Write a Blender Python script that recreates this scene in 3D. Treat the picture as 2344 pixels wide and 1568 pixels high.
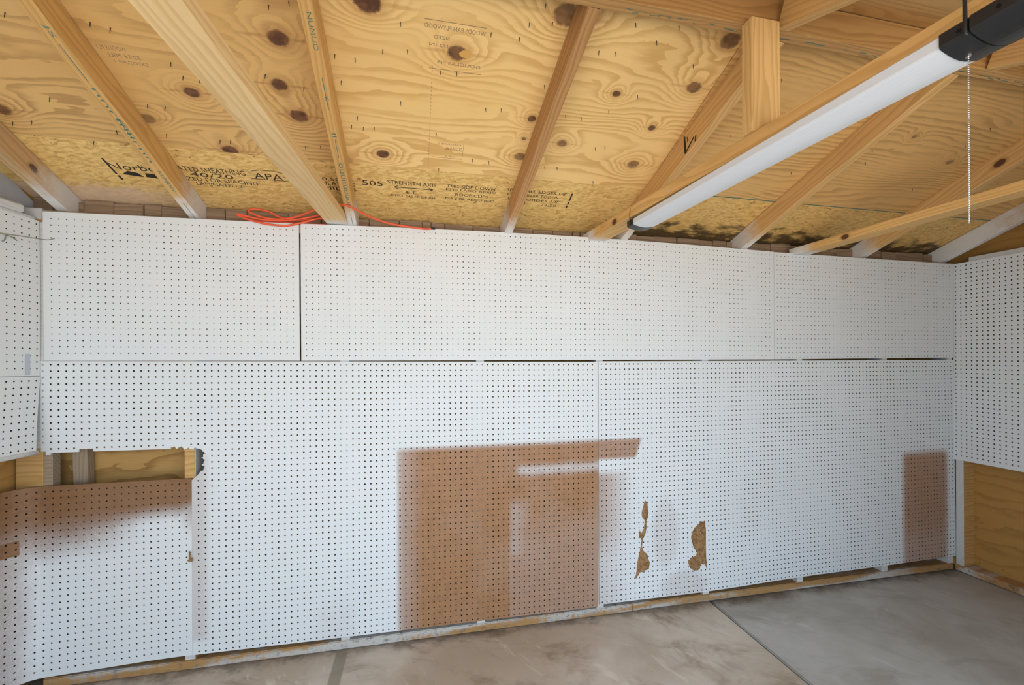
import bpy, bmesh, math, random
import numpy as np
from mathutils import Vector, Matrix

# ------------------------------------------------------------------ basics
# All measures below are in inches: s = along the back wall (to the right), r = out from the back
# wall into the room, h = height over the eye line.  World: x = s, y = -r, z = h + EYE.
IN = 0.0254
EYE = 51.1
random.seed(7)
for o in list(bpy.data.objects):
    bpy.data.objects.remove(o)
scn = bpy.context.scene
COL = scn.collection

def P(s, r, h):
    return Vector((s * IN, -r * IN, (h + EYE) * IN))

# ------------------------------------------------------------------ camera
cam_d = bpy.data.cameras.new('camera')
cam = bpy.data.objects.new('camera', cam_d)
COL.objects.link(cam)
cam_d.sensor_width = 36.0
cam_d.lens = 36.0 * 965.0 / 2344.0
cam_d.shift_y = 38.4 / 2344.0
cam_d.clip_start = 0.01
YAW, ROLL = math.radians(12.15), 8.0 / 2083.0
cam.matrix_world = (Matrix.Translation(P(56.9, 78.7, 0)) @ Matrix.Rotation(-YAW, 4, 'Z')
                    @ Matrix.Rotation(math.pi / 2, 4, 'X') @ Matrix.Rotation(-ROLL, 4, 'Z'))
scn.camera = cam

# ------------------------------------------------------------------ light
scn.view_settings.view_transform = 'Standard'
scn.view_settings.look = 'None'
scn.view_settings.exposure = 1.37
scn.view_settings.gamma = 1.0
scn.view_settings.use_curve_mapping = False
world = bpy.data.worlds.new('sky')
scn.world = world
world.use_nodes = True
bg = world.node_tree.nodes['Background']
bg.inputs['Color'].default_value = (0.66, 0.83, 1.0, 1)     # bright overcast sky outside the open door
bg.inputs['Strength'].default_value = 1.2
OPEN_S0, OPEN_S1, OPEN_H = 10.0, 138.0, 21.5                # the door opening in the front wall
portal = bpy.data.lights.new('door_opening_portal', 'AREA')
portal.shape = 'RECTANGLE'
portal.size, portal.size_y = (OPEN_S1 - OPEN_S0) * IN, (OPEN_H + 52) * IN
portal.cycles.is_portal = True
po = bpy.data.objects.new('door_opening_portal', portal)
COL.objects.link(po)
po.location = P((OPEN_S0 + OPEN_S1) / 2, 76, (OPEN_H - 52) / 2)
po.rotation_euler = (math.pi / 2, 0, 0)
sun_d = bpy.data.lights.new('sun', 'SUN')                   # behind the building: lights the driveway, never enters
sun_d.energy = 11.0; sun_d.angle = math.radians(0.6); sun_d.color = (1.0, 0.95, 0.88)
sun = bpy.data.objects.new('sun', sun_d); COL.objects.link(sun)
sun.rotation_euler = (math.radians(-38), 0, 0)

# ------------------------------------------------------------------ node helpers
class Sk:
    """a node socket one can do arithmetic with"""
    def __init__(s, g, k): s.g, s.k = g, k
    def op(a, o, b=None, c=None, clamp=False):
        n = a.g.nt.nodes.new('ShaderNodeMath'); n.operation = o; n.use_clamp = clamp
        for i, v in enumerate((a, b, c)):
            if v is None: continue
            if isinstance(v, Sk): a.g.nt.links.new(v.k, n.inputs[i])
            else: n.inputs[i].default_value = v
        return Sk(a.g, n.outputs[0])
    def __add__(a, b): return a.op('ADD', b)
    __radd__ = __add__
    def __mul__(a, b): return a.op('MULTIPLY', b)
    __rmul__ = __mul__
    def __sub__(a, b): return a.op('SUBTRACT', b)
    def __rsub__(a, b): return (a * -1.0) + b
    def __truediv__(a, b): return a.op('DIVIDE', b)
    def max(a, b): return a.op('MAXIMUM', b)
    def min(a, b): return a.op('MINIMUM', b)
    def pow(a, b): return a.op('POWER', b)
    def sin(a): return a.op('SINE')
    def clamp(a): return a.op('ADD', 0.0, clamp=True)
    def step(a, lo, hi):
        n = a.g.nt.nodes.new('ShaderNodeMapRange'); n.interpolation_type = 'SMOOTHSTEP'
        a.g.nt.links.new(a.k, n.inputs[0])
        inv = lo > hi
        n.inputs[1].default_value, n.inputs[2].default_value = (hi, lo) if inv else (lo, hi)
        n.inputs[3].default_value, n.inputs[4].default_value = (1, 0) if inv else (0, 1)
        return Sk(a.g, n.outputs[0])

class Mat:
    def __init__(g, name, rough=0.6, spec=0.3, metal=0.0):
        g.m = bpy.data.materials.new(name); g.m.use_nodes = True
        g.nt = g.m.node_tree
        g.b = g.nt.nodes['Principled BSDF']
        g.b.inputs['Roughness'].default_value = rough
        g.b.inputs['Specular IOR Level'].default_value = spec
        g.b.inputs['Metallic'].default_value = metal
    def coords(g):
        """object coordinates in inches"""
        t = g.nt.nodes.new('ShaderNodeTexCoord')
        s = g.nt.nodes.new('ShaderNodeSeparateXYZ')
        g.nt.links.new(t.outputs['Object'], s.inputs[0])
        return [Sk(g, s.outputs[i]) * (1 / IN) for i in range(3)]
    def rand(g):
        n = g.nt.nodes.new('ShaderNodeObjectInfo'); return Sk(g, n.outputs['Random'])
    def vec(g, x, y, z=0.0):
        n = g.nt.nodes.new('ShaderNodeCombineXYZ')
        for i, v in enumerate((x, y, z)):
            if isinstance(v, Sk): g.nt.links.new(v.k, n.inputs[i])
            else: n.inputs[i].default_value = v
        return n.outputs[0]
    def noise(g, x, y, z=0.0, scale=1.0, detail=3.0, rough=0.55, dist=0.0):
        n = g.nt.nodes.new('ShaderNodeTexNoise')
        g.nt.links.new(g.vec(x, y, z), n.inputs['Vector'])
        n.inputs['Scale'].default_value = scale; n.inputs['Detail'].default_value = detail
        n.inputs['Roughness'].default_value = rough; n.inputs['Distortion'].default_value = dist
        return Sk(g, n.outputs['Fac'])
    def voronoi(g, x, y, z=0.0, scale=1.0):
        n = g.nt.nodes.new('ShaderNodeTexVoronoi')
        g.nt.links.new(g.vec(x, y, z), n.inputs['Vector']); n.inputs['Scale'].default_value = scale
        s = g.nt.nodes.new('ShaderNodeSeparateXYZ'); g.nt.links.new(n.outputs['Color'], s.inputs[0])
        return Sk(g, n.outputs['Distance']), Sk(g, s.outputs[0]), Sk(g, s.outputs[1])
    def mix(g, f, a, b):
        n = g.nt.nodes.new('ShaderNodeMix'); n.data_type = 'RGBA'
        def put(i, v):
            if isinstance(v, tuple): n.inputs[i].default_value = (*v[:3], 1)
            elif isinstance(v, Sk): g.nt.links.new(v.k, n.inputs[i])
            else: g.nt.links.new(v, n.inputs[i])
        if isinstance(f, Sk): g.nt.links.new(f.k, n.inputs[0])
        else: n.inputs[0].default_value = f
        put(6, a); put(7, b)
        return n.outputs[2]
    def bump(g, hgt, strength=0.3, dist=0.002):
        n = g.nt.nodes.new('ShaderNodeBump')
        n.inputs['Strength'].default_value = strength; n.inputs['Distance'].default_value = dist
        g.nt.links.new(hgt.k, n.inputs['Height']); g.nt.links.new(n.outputs[0], g.b.inputs['Normal'])
    def color(g, c):
        if isinstance(c, tuple): g.b.inputs['Base Color'].default_value = (*c[:3], 1)
        else: g.nt.links.new(c, g.b.inputs['Base Color'])
        return g.m

def plain(name, c, rough=0.6, spec=0.3, metal=0.0):
    return Mat(name, rough, spec, metal).color(c)

def box_mask(x, y, x0, x1, y0, y1, soft):
    return x.step(x0 - soft, x0 + soft) * x.step(x1 + soft, x1 - soft) * y.step(y0 - soft, y0 + soft) * y.step(y1 + soft, y1 - soft)

# ------------------------------------------------------------------ materials
WHITE = (0.74, 0.76, 0.77)
BROWN = (0.37, 0.185, 0.085)

def pegboard_mat(name, masks=None, base=WHITE, brown=BROWN):
    """white painted hardboard; masks(g,s,h) returns how much bare brown board shows (0..1)"""
    g = Mat(name, 0.5, 0.35)
    x, y, z = g.coords()
    h = z - EYE
    big = g.noise(x, y, z, 0.05, 3)
    fine = g.noise(x, y, z, 0.9, 4)
    c = g.mix(big.step(0.35, 0.7) * 0.35, base, tuple(v * k for v, k in zip(base, (0.93, 0.94, 0.92))))
    grime = g.noise(x, y, z, 2.3, 3).step(0.70, 0.78) * g.noise(x, y, z, 0.22, 2).step(0.5, 0.66)
    c = g.mix(grime * 0.45, c, (0.22, 0.17, 0.12))
    if masks:
        m = masks(g, x, h)
        spray = g.noise(x, y, z, 8.0, 2, 0.7)
        mid = m * (1.0 - m) * 4.0
        cover = ((m - 0.5) * 1.1 + 0.5 + (spray - 0.5) * 1.25 * mid).clamp() * m.step(0.0, 0.08)
        br = g.mix(fine.step(0.4, 0.65), brown, tuple(v * 0.86 for v in brown))
        br = g.mix(g.noise(x, y, z, 0.09, 2).step(0.35, 0.7) * 0.35, br, tuple(v * k for v, k in zip(brown, (1.13, 1.45, 2.2))))
        c = g.mix(cover, g.mix((m * 1.3).clamp() * 0.75, c, (0.47, 0.40, 0.40)), br)
    return g.color(c)

def blob(x, h, s0, h0, a, b):
    dx, dy = (x - s0) * (1 / a), (h - h0) * (1 / b)
    return (dx * dx + dy * dy).step(1.0, 0.2)

def mask_left(g, s, h):         # the loose sheet at the left: brown upper strip fading into white spray
    n = g.noise(s, h, 0, 0.25, 2) - 0.5
    edge = h - ((s - 20.0) * 0.12 - 23.6 + n * 1.5)
    lo = edge.step(-7.0, 3.2)
    lo2 = edge.step(-2.4, 1.6)
    w = s.step(4.0, 16.0)
    m = lo * (1.0 - w) + lo2 * w
    patch = box_mask(s, h + n * 0.5, -20.0, -2.0, -29.1, -26.7, 0.15) * g.coords()[1].step(-5.2, -4.9)
    dirt = (s + n * 2.0).step(0.5, -3.4) * h.step(-24.0, -30.0) * 0.4
    side = s.step(17.5, 20.0) * h.step(-30.0, -20.0) * 0.75
    return m.max(patch).max(dirt).max(side)

def mask_main(g, s, h):         # lower wide sheet: big brown rectangle that was hidden behind something
    n = g.noise(s, h, 0, 0.3, 2) - 0.5
    body = box_mask(s, h, 52.9, 130.0, -70.0, -16.3, 0.85)
    band = box_mask(s + n, h + n, 74.5, 140.0, -22.0, -20.6, 1.3)
    fade = box_mask(s, h, 73.0, 79.0, -38.0, -27.0, 1.6) * s.step(72.8, 73.4) * s.step(80.0, 73.0) * 0.42
    fade2 = (g.noise(s, h, 3.0, 0.16, 2).step(0.42, 0.66) * s.step(75.0, 84.0) * h.step(-24.0, -34.0)) * 0.22
    left = box_mask(s, h, 53.0, 57.5, -70, -16, 0.4) * s.step(58.0, 53.0) * 0.35
    tone = 1.0 - (s.step(72.9, 73.3) * h.step(-25.0, -36.0) * 0.2).max(band * 0.86).max(fade).max(fade2).max(left)
    strip = box_mask(s, h, 19.0, 22.4, -46.0, -15.5, 1.0) * 0.24
    low = box_mask(s, h, 38.0, 46.0, -60.0, -42.0, 3.0) * 0.10
    return (body * tone).max(strip).max(low)

def mask_right(g, s, h):        # lower right sheet: end of the band, mauve spray, brown patch by the corner
    n = g.noise(s, h, 0, 0.3, 2) - 0.5
    band = box_mask(s - (h + 18) * 0.35, h, 80.0, 100.0, -20.0, -16.2, 0.5) * 0.80
    low = s.step(100.5, 90.0) * h.step(-21.6, -24.0) * 0.62
    low = low * h.step(-49.0, -30.0).max(0.45)
    corner = box_mask(s, h, 168.9, 182.6, -70.0, -22.8, 1.2) * (0.78 - (h.step(-38.0, -46.0) * 0.16))
    cl = blob(s, h, 106.0, -36.0, 4.0, 9.0) * 0.16
    c2 = blob(s, h, 110.0, -47.0, 7.0, 4.0) * 0.18
    c3 = blob(s, h, 131.0, -33.0, 16.0, 10.0) * 0.05
    return band.max(low).max(corner).max(cl).max(c2).max(c3)

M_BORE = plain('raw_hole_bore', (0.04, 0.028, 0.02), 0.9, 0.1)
M_PEG = pegboard_mat('painted_pegboard')
M_PEG_MAIN = pegboard_mat('pegboard_brown_rectangle', mask_main)
M_PEG_LEFT = pegboard_mat('pegboard_brown_strip', mask_left, WHITE, (0.255, 0.122, 0.05))
M_PEG_RIGHT = pegboard_mat('pegboard_brown_corner', mask_right)

def warm(c): return (c[0], c[1] * 0.95, c[2] * 0.82)      # aged pine

def plywood_mat(name, light, dark, knots=(), freq=1.5, amp=9.0, seed=0.0, fine=0.5, contrast=0.6, flecks=0.5):
    """rotary cut veneer: wavy bands along s with one crisp edge, rings bending round each knot (s, t, radius, darkness)"""
    light, dark = warm(light), warm(dark)
    g = Mat(name, 0.6, 0.25)
    x, y, z = g.coords()
    n1 = g.noise(x * 0.022, y * 0.085, seed, 1.0, 1.5, 0.45)
    n2 = g.noise(x * 0.06, y * 0.33, seed + 1, 1.0, 3.0, 0.55)
    n3 = g.noise(x * 0.5, y * 1.2, seed + 7, 1.0, 3.0, 0.55)
    ph = y * (freq * 0.32) + n1 * (amp * 1.5) + n2 * (2.0 + 0.12 * amp) + n3 * 0.25
    km = None; stain = None; tail = None
    wob = g.noise(x, y, seed + 5, 1.6, 2) - 0.5
    for (ks, kt, kr, kd) in knots:
        dx, dy = (x - ks) * (1 / (kr * 1.3)), (y - kt) * (1 / kr)
        r2 = dx * dx + dy * dy
        d2 = r2 + wob * 0.9
        ph = ph + ((r2 * -0.13).op('EXPONENT')) * (4.4 if kd > 0.4 else 2.0)
        k = d2.step(1.15, 0.5) * kd
        st = d2.step(4.2, 0.6) * (kd * 0.38)
        tx = (x - ks) * (1 / (kr * 5.5)); ty = (y - kt + wob * 0.3) * (1 / (kr * 0.32))
        tl = (tx * tx + ty * ty).step(1.0, 0.1) * (kd * 0.5)
        km = k if km is None else km.max(k)
        stain = st.max(tl) if stain is None else stain.max(st).max(tl)
    fr = ph.op('FRACT')
    late = fr.step(0.30, 0.86) * fr.step(1.0, 0.955)
    fade = g.noise(x * 0.06, y * 0.2, seed + 15, 1.0, 2).step(0.3, 0.62) * 0.75 + 0.25
    grain = g.noise(x * 0.30, y * 6.0, seed + 2, 1.0, 4, 0.6)
    c = g.mix((late * fade * contrast + (grain - 0.5) * fine).clamp(), light, dark)
    patch = g.noise(x * 0.03, y * 0.06, seed + 9, 1.0, 2)
    c = g.mix(patch.step(0.4, 0.75) * 0.35, c, tuple(v * k for v, k in zip(light, (0.86, 0.76, 0.6))))
    fl = g.noise(x * 0.55, y * 3.4, seed + 11, 1.0, 2).step(0.73, 0.78) * flecks
    c = g.mix(fl, c, (0.13, 0.07, 0.025))
    if km is not None:
        c = g.mix(stain, c, (dark[0] * 0.70, dark[1] * 0.52, dark[2] * 0.40))
        kc = g.mix(g.noise(x, y, seed + 3, 1.1, 2).step(0.4, 0.62), (0.075, 0.028, 0.017), (0.16, 0.066, 0.034))
        c = g.mix(km, c, kc)
    g.bump(grain, 0.1, 0.001)
    return g.color(c)

def lumber_mat(name, light, dark, paint=None, knot=None, freq=9.0):
    """2x4 lumber, grain along local x (inches from the beam's far end); paint = reach of white overspray"""
    if light[0] - light[2] > 0.2: light, dark = warm(light), warm(dark)
    g = Mat(name, 0.6, 0.25)
    x, y, z = g.coords()
    rd = g.rand() * 40.0
    n1 = g.noise(x * 0.030, (y + z) * 0.22, rd, 1.0, 2)
    n2 = g.noise(x * 0.12, y * 0.6, z * 0.6 + rd, 1.0, 2)
    fr = ((y * 0.9 + z * 0.75) * freq * 0.19 + n1 * 7.0 + n2 * 0.9 + rd).op('FRACT')
    band = fr.step(0.25, 0.88) * fr.step(1.0, 0.95)
    grain = g.noise(x * 0.22, y * 8.0, z * 8.0 + rd, 1.0, 4, 0.6)
    c = g.mix((band * 0.62 + (grain - 0.5) * 0.55).clamp(), light, dark)
    tone = g.noise(x * 0.03, y * 0.1, rd + 3, 1.0, 2)
    c = g.mix(tone.step(0.35, 0.7) * 0.35, c, tuple(v * 0.85 for v in dark))
    if knot:
        for (ks, ky, kz, kr) in knot:
            dx, dy, dz = (x - ks) * (1 / (kr * 1.5)), (y - ky) * (1 / kr), (z - kz) * (1 / kr)
            d2 = dx * dx + dy * dy + dz * dz
            c = g.mix(d2.step(3.0, 0.8) * 0.5, c, tuple(v * 0.6 for v in dark))
            c = g.mix(d2.step(1.1, 0.7), c, (0.12, 0.05, 0.025))
    fl = g.noise(x * 1.2, y * 3.0, z * 3.0 + rd, 1.0, 2).step(0.76, 0.8) * 0.5
    c = g.mix(fl, c, (0.10, 0.06, 0.03))
    if paint:
        pn = g.noise(x, y, z + rd, 0.6, 3) - 0.5
        pm = (x + pn * paint * 0.5).step(paint, paint * 0.40)
        sp = g.noise(x, y, z, 9.0, 2, 0.7)
        c = g.mix((pm * 0.92 * (sp.step(0.25, 0.5) * 0.35 + 0.65)), c, (0.74, 0.74, 0.75))
    g.bump(grain, 0.15, 0.001)
    return g.color(c)

PINE, PINE_D = (0.78, 0.52, 0.25), (0.55, 0.32, 0.13)
M_RAFTER = lumber_mat('rafter_pine', PINE, PINE_D, paint=10.0)
M_RAFTER_OLD = lumber_mat('rafter_weathered', (0.55, 0.32, 0.15), (0.32, 0.16, 0.065), paint=9.5)
M_RAFTER_WHITE = lumber_mat('rafter_whitewashed', (0.60, 0.48, 0.38), (0.42, 0.30, 0.22), paint=26.0)
M_JOIST = lumber_mat('joist_pine', (0.84, 0.63, 0.37), (0.66, 0.44, 0.21), paint=5.5)
M_JOIST_K = lumber_mat('joist_pine_knots', (0.80, 0.52, 0.235), (0.58, 0.335, 0.12), paint=6.0, knot=[(12, -1.75, 0.7, 0.5)])
M_POST = lumber_mat('post_pine', (0.80, 0.55, 0.27), (0.58, 0.35, 0.13))
M_RIDGE = lumber_mat('ridge_pine', (0.60, 0.37, 0.16), (0.38, 0.20, 0.075))
M_STUD = lumber_mat('stud_pine', (0.62, 0.40, 0.18), (0.44, 0.25, 0.09))
M_STUDP = lumber_mat('stud_painted', (0.66, 0.66, 0.65), (0.59, 0.57, 0.54))
M_STUDG = lumber_mat('stud_grey', (0.40, 0.31, 0.22), (0.26, 0.18, 0.11))

def plate_mat():
    g = Mat('sill_plate_dirty_paint', 0.7, 0.2)
    x, y, z = g.coords()
    n = g.noise(x * 0.035, y * 0.3, z * 0.3, 1.0, 2)
    n2 = g.noise(x, y, z, 0.9, 4, 0.65)
    grain = g.noise(x * 0.3, y * 6, z * 6, 1.0, 3)
    wood = g.mix(grain, (0.52, 0.30, 0.12), (0.34, 0.18, 0.07))
    c = g.mix((n + (n2 - 0.5) * 0.35).step(0.47, 0.60) * 0.85, wood, (0.57, 0.55, 0.52))
    c = g.mix(n2.step(0.50, 0.72) * 0.7, c, (0.10, 0.085, 0.075))
    return g.color(c)
M_PLATE = plate_mat()

def osb_mat(name, tint=(1, 1, 1), stain=0.0):
    g = Mat(name, 0.62, 0.3)
    x, y, z = g.coords()
    sw = g.noise(x, y, 1.0, 0.35, 2) - 0.5
    f1 = g.noise(x * 0.75 + y * 0.35, y * 2.6 - x * 0.45 + sw * 2.0, 3.0, 1.0, 4, 0.62, 0.6)
    f2 = g.noise(x * 0.8 - y * 0.5, y * 2.4 + x * 0.5 - sw * 2.0, 8.0, 1.1, 4, 0.62, 0.6)
    _, b1, b2 = g.voronoi(x * 1.0 + y * 0.5 + sw * 3.0, y * 2.2 - x * 0.4 + sw * 2.0, 7.0, 1.1)
    f = f1 * 0.45 + f2 * 0.40 + b1 * 0.15
    T = lambda c: tuple(v * k for v, k in zip(c, tint))
    c = g.mix(f.step(0.34, 0.62), T((0.60, 0.355, 0.115)), T((0.86, 0.62, 0.27)))
    fib = g.noise(x * 1.5, y * 6.0, 2.0, 1.0, 3)
    c = g.mix((fib - 0.35).clamp() * 0.5, c, T((0.86, 0.64, 0.32)))
    dk = (b2 - 0.90).step(0.0, 0.08) * g.noise(x, y, 9.0, 2.2, 2).step(0.5, 0.62)
    c = g.mix(dk * 0.8, c, T((0.27, 0.12, 0.04)))
    fl = g.noise(x * 1.6, y * 3.6, 20.0, 1.0, 2).step(0.71, 0.76)
    c = g.mix(fl * 0.85, c, (0.09, 0.045, 0.015))
    if stain:                                # black mould along the wall end, ragged
        m = (y + (g.noise(x * 0.25, y * 0.5, 30.0, 1.0, 4) - 0.5) * 16.0)
        c = g.mix(m.step(1.6, -2.4) * stain, c, (0.045, 0.028, 0.015))
    else:                                    # pinkish white overspray at the wall end, left part
        m = (y + (g.noise(x * 0.2, y * 0.8, 30.0, 1.0, 4) - 0.5) * 7.0).step(1.2, -1.6) * x.step(26.0, 8.0)
        c = g.mix(m * 0.6, c, (0.72, 0.56, 0.47))
    g.bump(f + fl, 0.15, 0.001)
    return g.color(c)
M_OSB1 = osb_mat('osb_gold', (1.0, 0.96, 0.84))
M_OSB2 = osb_mat('osb_gold_mouldy', (0.92, 0.85, 0.70), 0.9)

KN_A = [(40.8, 27.0, 1.0, .9), (39.3, 21.1, .85, .9), (28.3, 18.6, .75, .9), (40.5, 16.8, .95, .9), (21.0, 13.8, .75, .55), (29.4, 9.6, .9, .95), (4.3, 13.0, .9, .8)]
KN_B = [(51.3, 32.3, 1.25, .95), (61.4, 28.3, 1.0, .9), (51.2, 11.6, .8, .95), (72.8, 20.6, .55, .9), (72.4, 17.1, .3, .7), (78.6, 17.0, .65, .75),
        (72.6, 13.7, .75, .7), (83.7, 26.0, .5, .9), (73.6, 34.4, 1.3, .75), (91.6, 21.5, .5, .85), (92.0, 14.4, .85, .65), (94.3, 28.4, .9, .8), (95.3, 34.7, 1.1, .8), (45.2, 9.6, 1.2, .3)]
KN_C = [(151.0, 22.0, .5, .6), (128.0, 15.5, .45, .5), (166.0, 14.0, .5, .5), (137.6, 25.8, .35, .6)]
M_PLY_A = plywood_mat('plywood_tan', (0.74, 0.49, 0.22), (0.44, 0.255, 0.105), KN_A, 1.5, 9, 1.0, 0.45, 0.75)
M_PLY_B = plywood_mat('plywood_pale_yellow', (0.90, 0.65, 0.32), (0.66, 0.395, 0.145), KN_B, 2.0, 9, 5.0, 0.4, 0.8, 0.35)
M_PLY_C = plywood_mat('plywood_amber', (0.72, 0.46, 0.20), (0.44, 0.25, 0.10), KN_C, 3.5, 7, 12.0, 0.8, 0.7, 0.85)
M_PLY_F = plywood_mat('plywood_front_slope', (0.64, 0.41, 0.18), (0.40, 0.22, 0.085), (), 2.0, 9, 20.0)
M_OUTER = plain('roof_felt_black', (0.04, 0.04, 0.04), 0.9)
M_SHAKE = lumber_mat('shake_grey_brown', (0.33, 0.23, 0.155), (0.19, 0.12, 0.07))
M_GABLE_W = plain('gable_paint_grey', (0.50, 0.51, 0.53), 0.7)

def sheath_vertical_mat(name, light, dark, seed, sx=(0, 2), freq=1.0, contrast=0.7):
    """plywood on a standing wall: grain runs level"""
    g = Mat(name, 0.65, 0.2)
    c3 = g.coords()
    a, b = c3[sx[0]], c3[sx[1]]
    n1 = g.noise(a * 0.05, b * 0.14, seed, 1.0, 2.5)
    band = (b * freq * 0.35 + n1 * 5.0 + g.noise(a * 0.2, b * 0.8, seed + 2, 1.0, 2) * 0.6).op('FRACT').step(0.25, 0.95)
    gr = g.noise(a * 0.4, b * 4.0, seed + 1, 1.0, 3)
    c = g.mix((band.pow(2.0) * contrast + (gr - 0.5) * 0.7).clamp(), light, dark)
    fl = g.noise(a * 0.8, b * 2.5, seed + 4, 1.0, 2).step(0.68, 0.75)
    c = g.mix(fl * 0.7, c, (0.07, 0.035, 0.012))
    return g.color(c)
M_SHEATH_BACK = sheath_vertical_mat('sheathing_back', (0.52, 0.30, 0.10), (0.27, 0.13, 0.035), 3.0)
M_SHEATH_SIDE = sheath_vertical_mat('sheathing_side', (0.47, 0.255, 0.075), (0.28, 0.13, 0.035), 8.0, (1, 2), 0.8, 0.42)

def concrete_mat(name, base, dirt, amount, seed, strip=None):
    g = Mat(name, 0.55, 0.3)
    x, y, z = g.coords()
    a = g.noise(x, y, seed, 0.045, 4, 0.6, 0.4)
    b = g.noise(x, y, seed + 3, 0.35, 5, 0.65)
    d = g.noise(x * 0.5 + y * 0.2, y * 0.7, seed + 6, 0.13, 5, 0.68, 1.0)
    e = g.noise(x + y * 0.6, y * 0.35 - x * 0.2, seed + 16, 0.30, 4, 0.65, 0.5)
    c = g.mix(a.step(0.35, 0.68), base, tuple(v * k for v, k in zip(base, (0.74, 0.69, 0.62))))
    c = g.mix((b - 0.4).clamp() * 0.9, c, tuple(v * 0.72 for v in base))
    c = g.mix(d.step(0.48, 0.70) * amount, c, dirt)
    c = g.mix(e.step(0.54, 0.72) * amount * 0.7, c, tuple(v * 0.6 for v in base))
    c = g.mix(e.step(0.40, 0.28) * 0.5, c, tuple(min(v * 1.25, .8) for v in base))
    sp = g.noise(x, y, seed + 12, 1.8, 3).step(0.68, 0.76)
    c = g.mix(sp * 0.5 * amount, c, (0.07, 0.055, 0.04))
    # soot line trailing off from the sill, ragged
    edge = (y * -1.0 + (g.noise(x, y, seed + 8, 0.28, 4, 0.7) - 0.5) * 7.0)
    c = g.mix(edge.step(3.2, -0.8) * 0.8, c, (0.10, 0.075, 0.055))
    if strip:
        st = x.step(strip[0] - 0.15, strip[0] + 0.15) * x.step(strip[1] + 0.15, strip[1] - 0.15)
        c = g.mix(st * 0.75, c, (0.25, 0.205, 0.15))
    g.bump(b, 0.2, 0.002)
    return g.color(c)
M_SLAB_L = concrete_mat('concrete_tan_stained', (0.66, 0.575, 0.485), (0.27, 0.19, 0.12), 0.75, 2.0, (42.3, 44.2))
M_SLAB_R = concrete_mat('concrete_grey', (0.50, 0.485, 0.455), (0.26, 0.22, 0.17), 0.5, 9.0)
M_DRIVE = plain('driveway', (0.46, 0.43, 0.39), 0.9)
M_INK = plain('black_stencil_ink', (0.035, 0.028, 0.02), 0.7)
M_INK_FAINT = plain('faint_stamp_ink', (0.30, 0.20, 0.11), 0.7)
M_INK_GREEN = plain('green_stamp_ink', (0.10, 0.21, 0.17), 0.7)
M_TEAL = plain('teal_edge_seal', (0.05, 0.17, 0.15), 0.6)
M_NAIL = plain('dark_nail_steel', (0.06, 0.055, 0.05), 0.5, 0.5, 0.4)
M_STEEL = plain('galvanised_wire', (0.33, 0.33, 0.27), 0.45, 0.5, 0.7)
M_CHROME = plain('nickel_chain', (0.78, 0.75, 0.70), 0.22, 0.5, 1.0)
M_LENS = plain('white_diffuser_plastic', (0.72, 0.745, 0.80), 0.3, 0.5)
M_BLACK = plain('black_plastic', (0.018, 0.018, 0.02), 0.38, 0.5)
M_BLACK2 = plain('black_hole', (0.004, 0.004, 0.004), 0.6)
M_ORANGE = plain('orange_vinyl', (0.80, 0.115, 0.045), 0.4, 0.4)
M_FIBRE = None
def fibre_mat():
    g = Mat('torn_fibreboard', 0.85, 0.1)
    x, y, z = g.coords()
    n = g.noise(x, y, z, 1.6, 4, 0.65)
    c = g.mix(n.step(0.35, 0.65), (0.20, 0.10, 0.04), (0.36, 0.21, 0.10))
    p = g.noise(x * 2.0, y, z * 0.6, 2.0, 3).step(0.64, 0.70)
    c = g.mix(p * 0.6, c, (0.60, 0.50, 0.38))
    g.bump(n, 0.6, 0.003)
    return g.color(c)
M_FIBRE = fibre_mat()

# ------------------------------------------------------------------ object helpers
def link(name, me, mat, parent=None):
    o = bpy.data.objects.new(name, me)
    COL.objects.link(o)
    if mat and not me.materials: me.materials.append(mat)
    if parent: o.parent = parent
    return o

def tag(o, label=None, cat=None, kind=None, group=None):
    if label: o['label'] = label
    if cat: o['category'] = cat
    if kind: o['kind'] = kind
    if group: o['group'] = group
    return o

def box_mesh(name, lo, hi, bev=0.0):
    """axis aligned box in inches, local space"""
    bm = bmesh.new()
    bmesh.ops.create_cube(bm, size=1.0)
    for v in bm.verts:
        v.co = Vector([(lo[i] + (v.co[i] + 0.5) * (hi[i] - lo[i])) * IN for i in range(3)])
    if bev:
        bmesh.ops.bevel(bm, geom=bm.edges[:], offset=bev * IN, segments=1, affect='EDGES')
    bmesh.ops.recalc_face_normals(bm, faces=bm.faces)
    me = bpy.data.meshes.new(name); bm.to_mesh(me); bm.free()
    return me

def wbox(name, s, r, h, mat, parent=None, bev=0.06):
    """box given by s, r, h ranges in room inches; its origin is its low left corner"""
    me = box_mesh(name, (0, 0, 0), (s[1] - s[0], r[1] - r[0], h[1] - h[0]), bev)
    o = link(name, me, mat, parent)
    if parent: o.location = P(s[0], r[1], h[0])
    else: me.transform(Matrix.Translation(P(s[0], r[1], h[0])))      # roots of the setting stay at the origin
    return o

def beam(name, p0, p1, w, d, mat, parent, bev=0.07):
    """straight timber from p0 to p1 (centre line of its bottom face, room inches); w across, d deep"""
    a, b = P(*p0), P(*p1)
    L = (b - a).length / IN
    ex = (b - a).normalized()
    ey = Vector((0, 0, 1)).cross(ex).normalized()
    ez = ex.cross(ey)
    o = link(name, box_mesh(name, (0, -w / 2, 0), (L, w / 2, d), bev), mat, parent)
    o.matrix_world = Matrix(((ex.x, ey.x, ez.x, a.x), (ex.y, ey.y, ez.y, a.y), (ex.z, ey.z, ez.z, a.z), (0, 0, 0, 1)))
    return o

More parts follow.
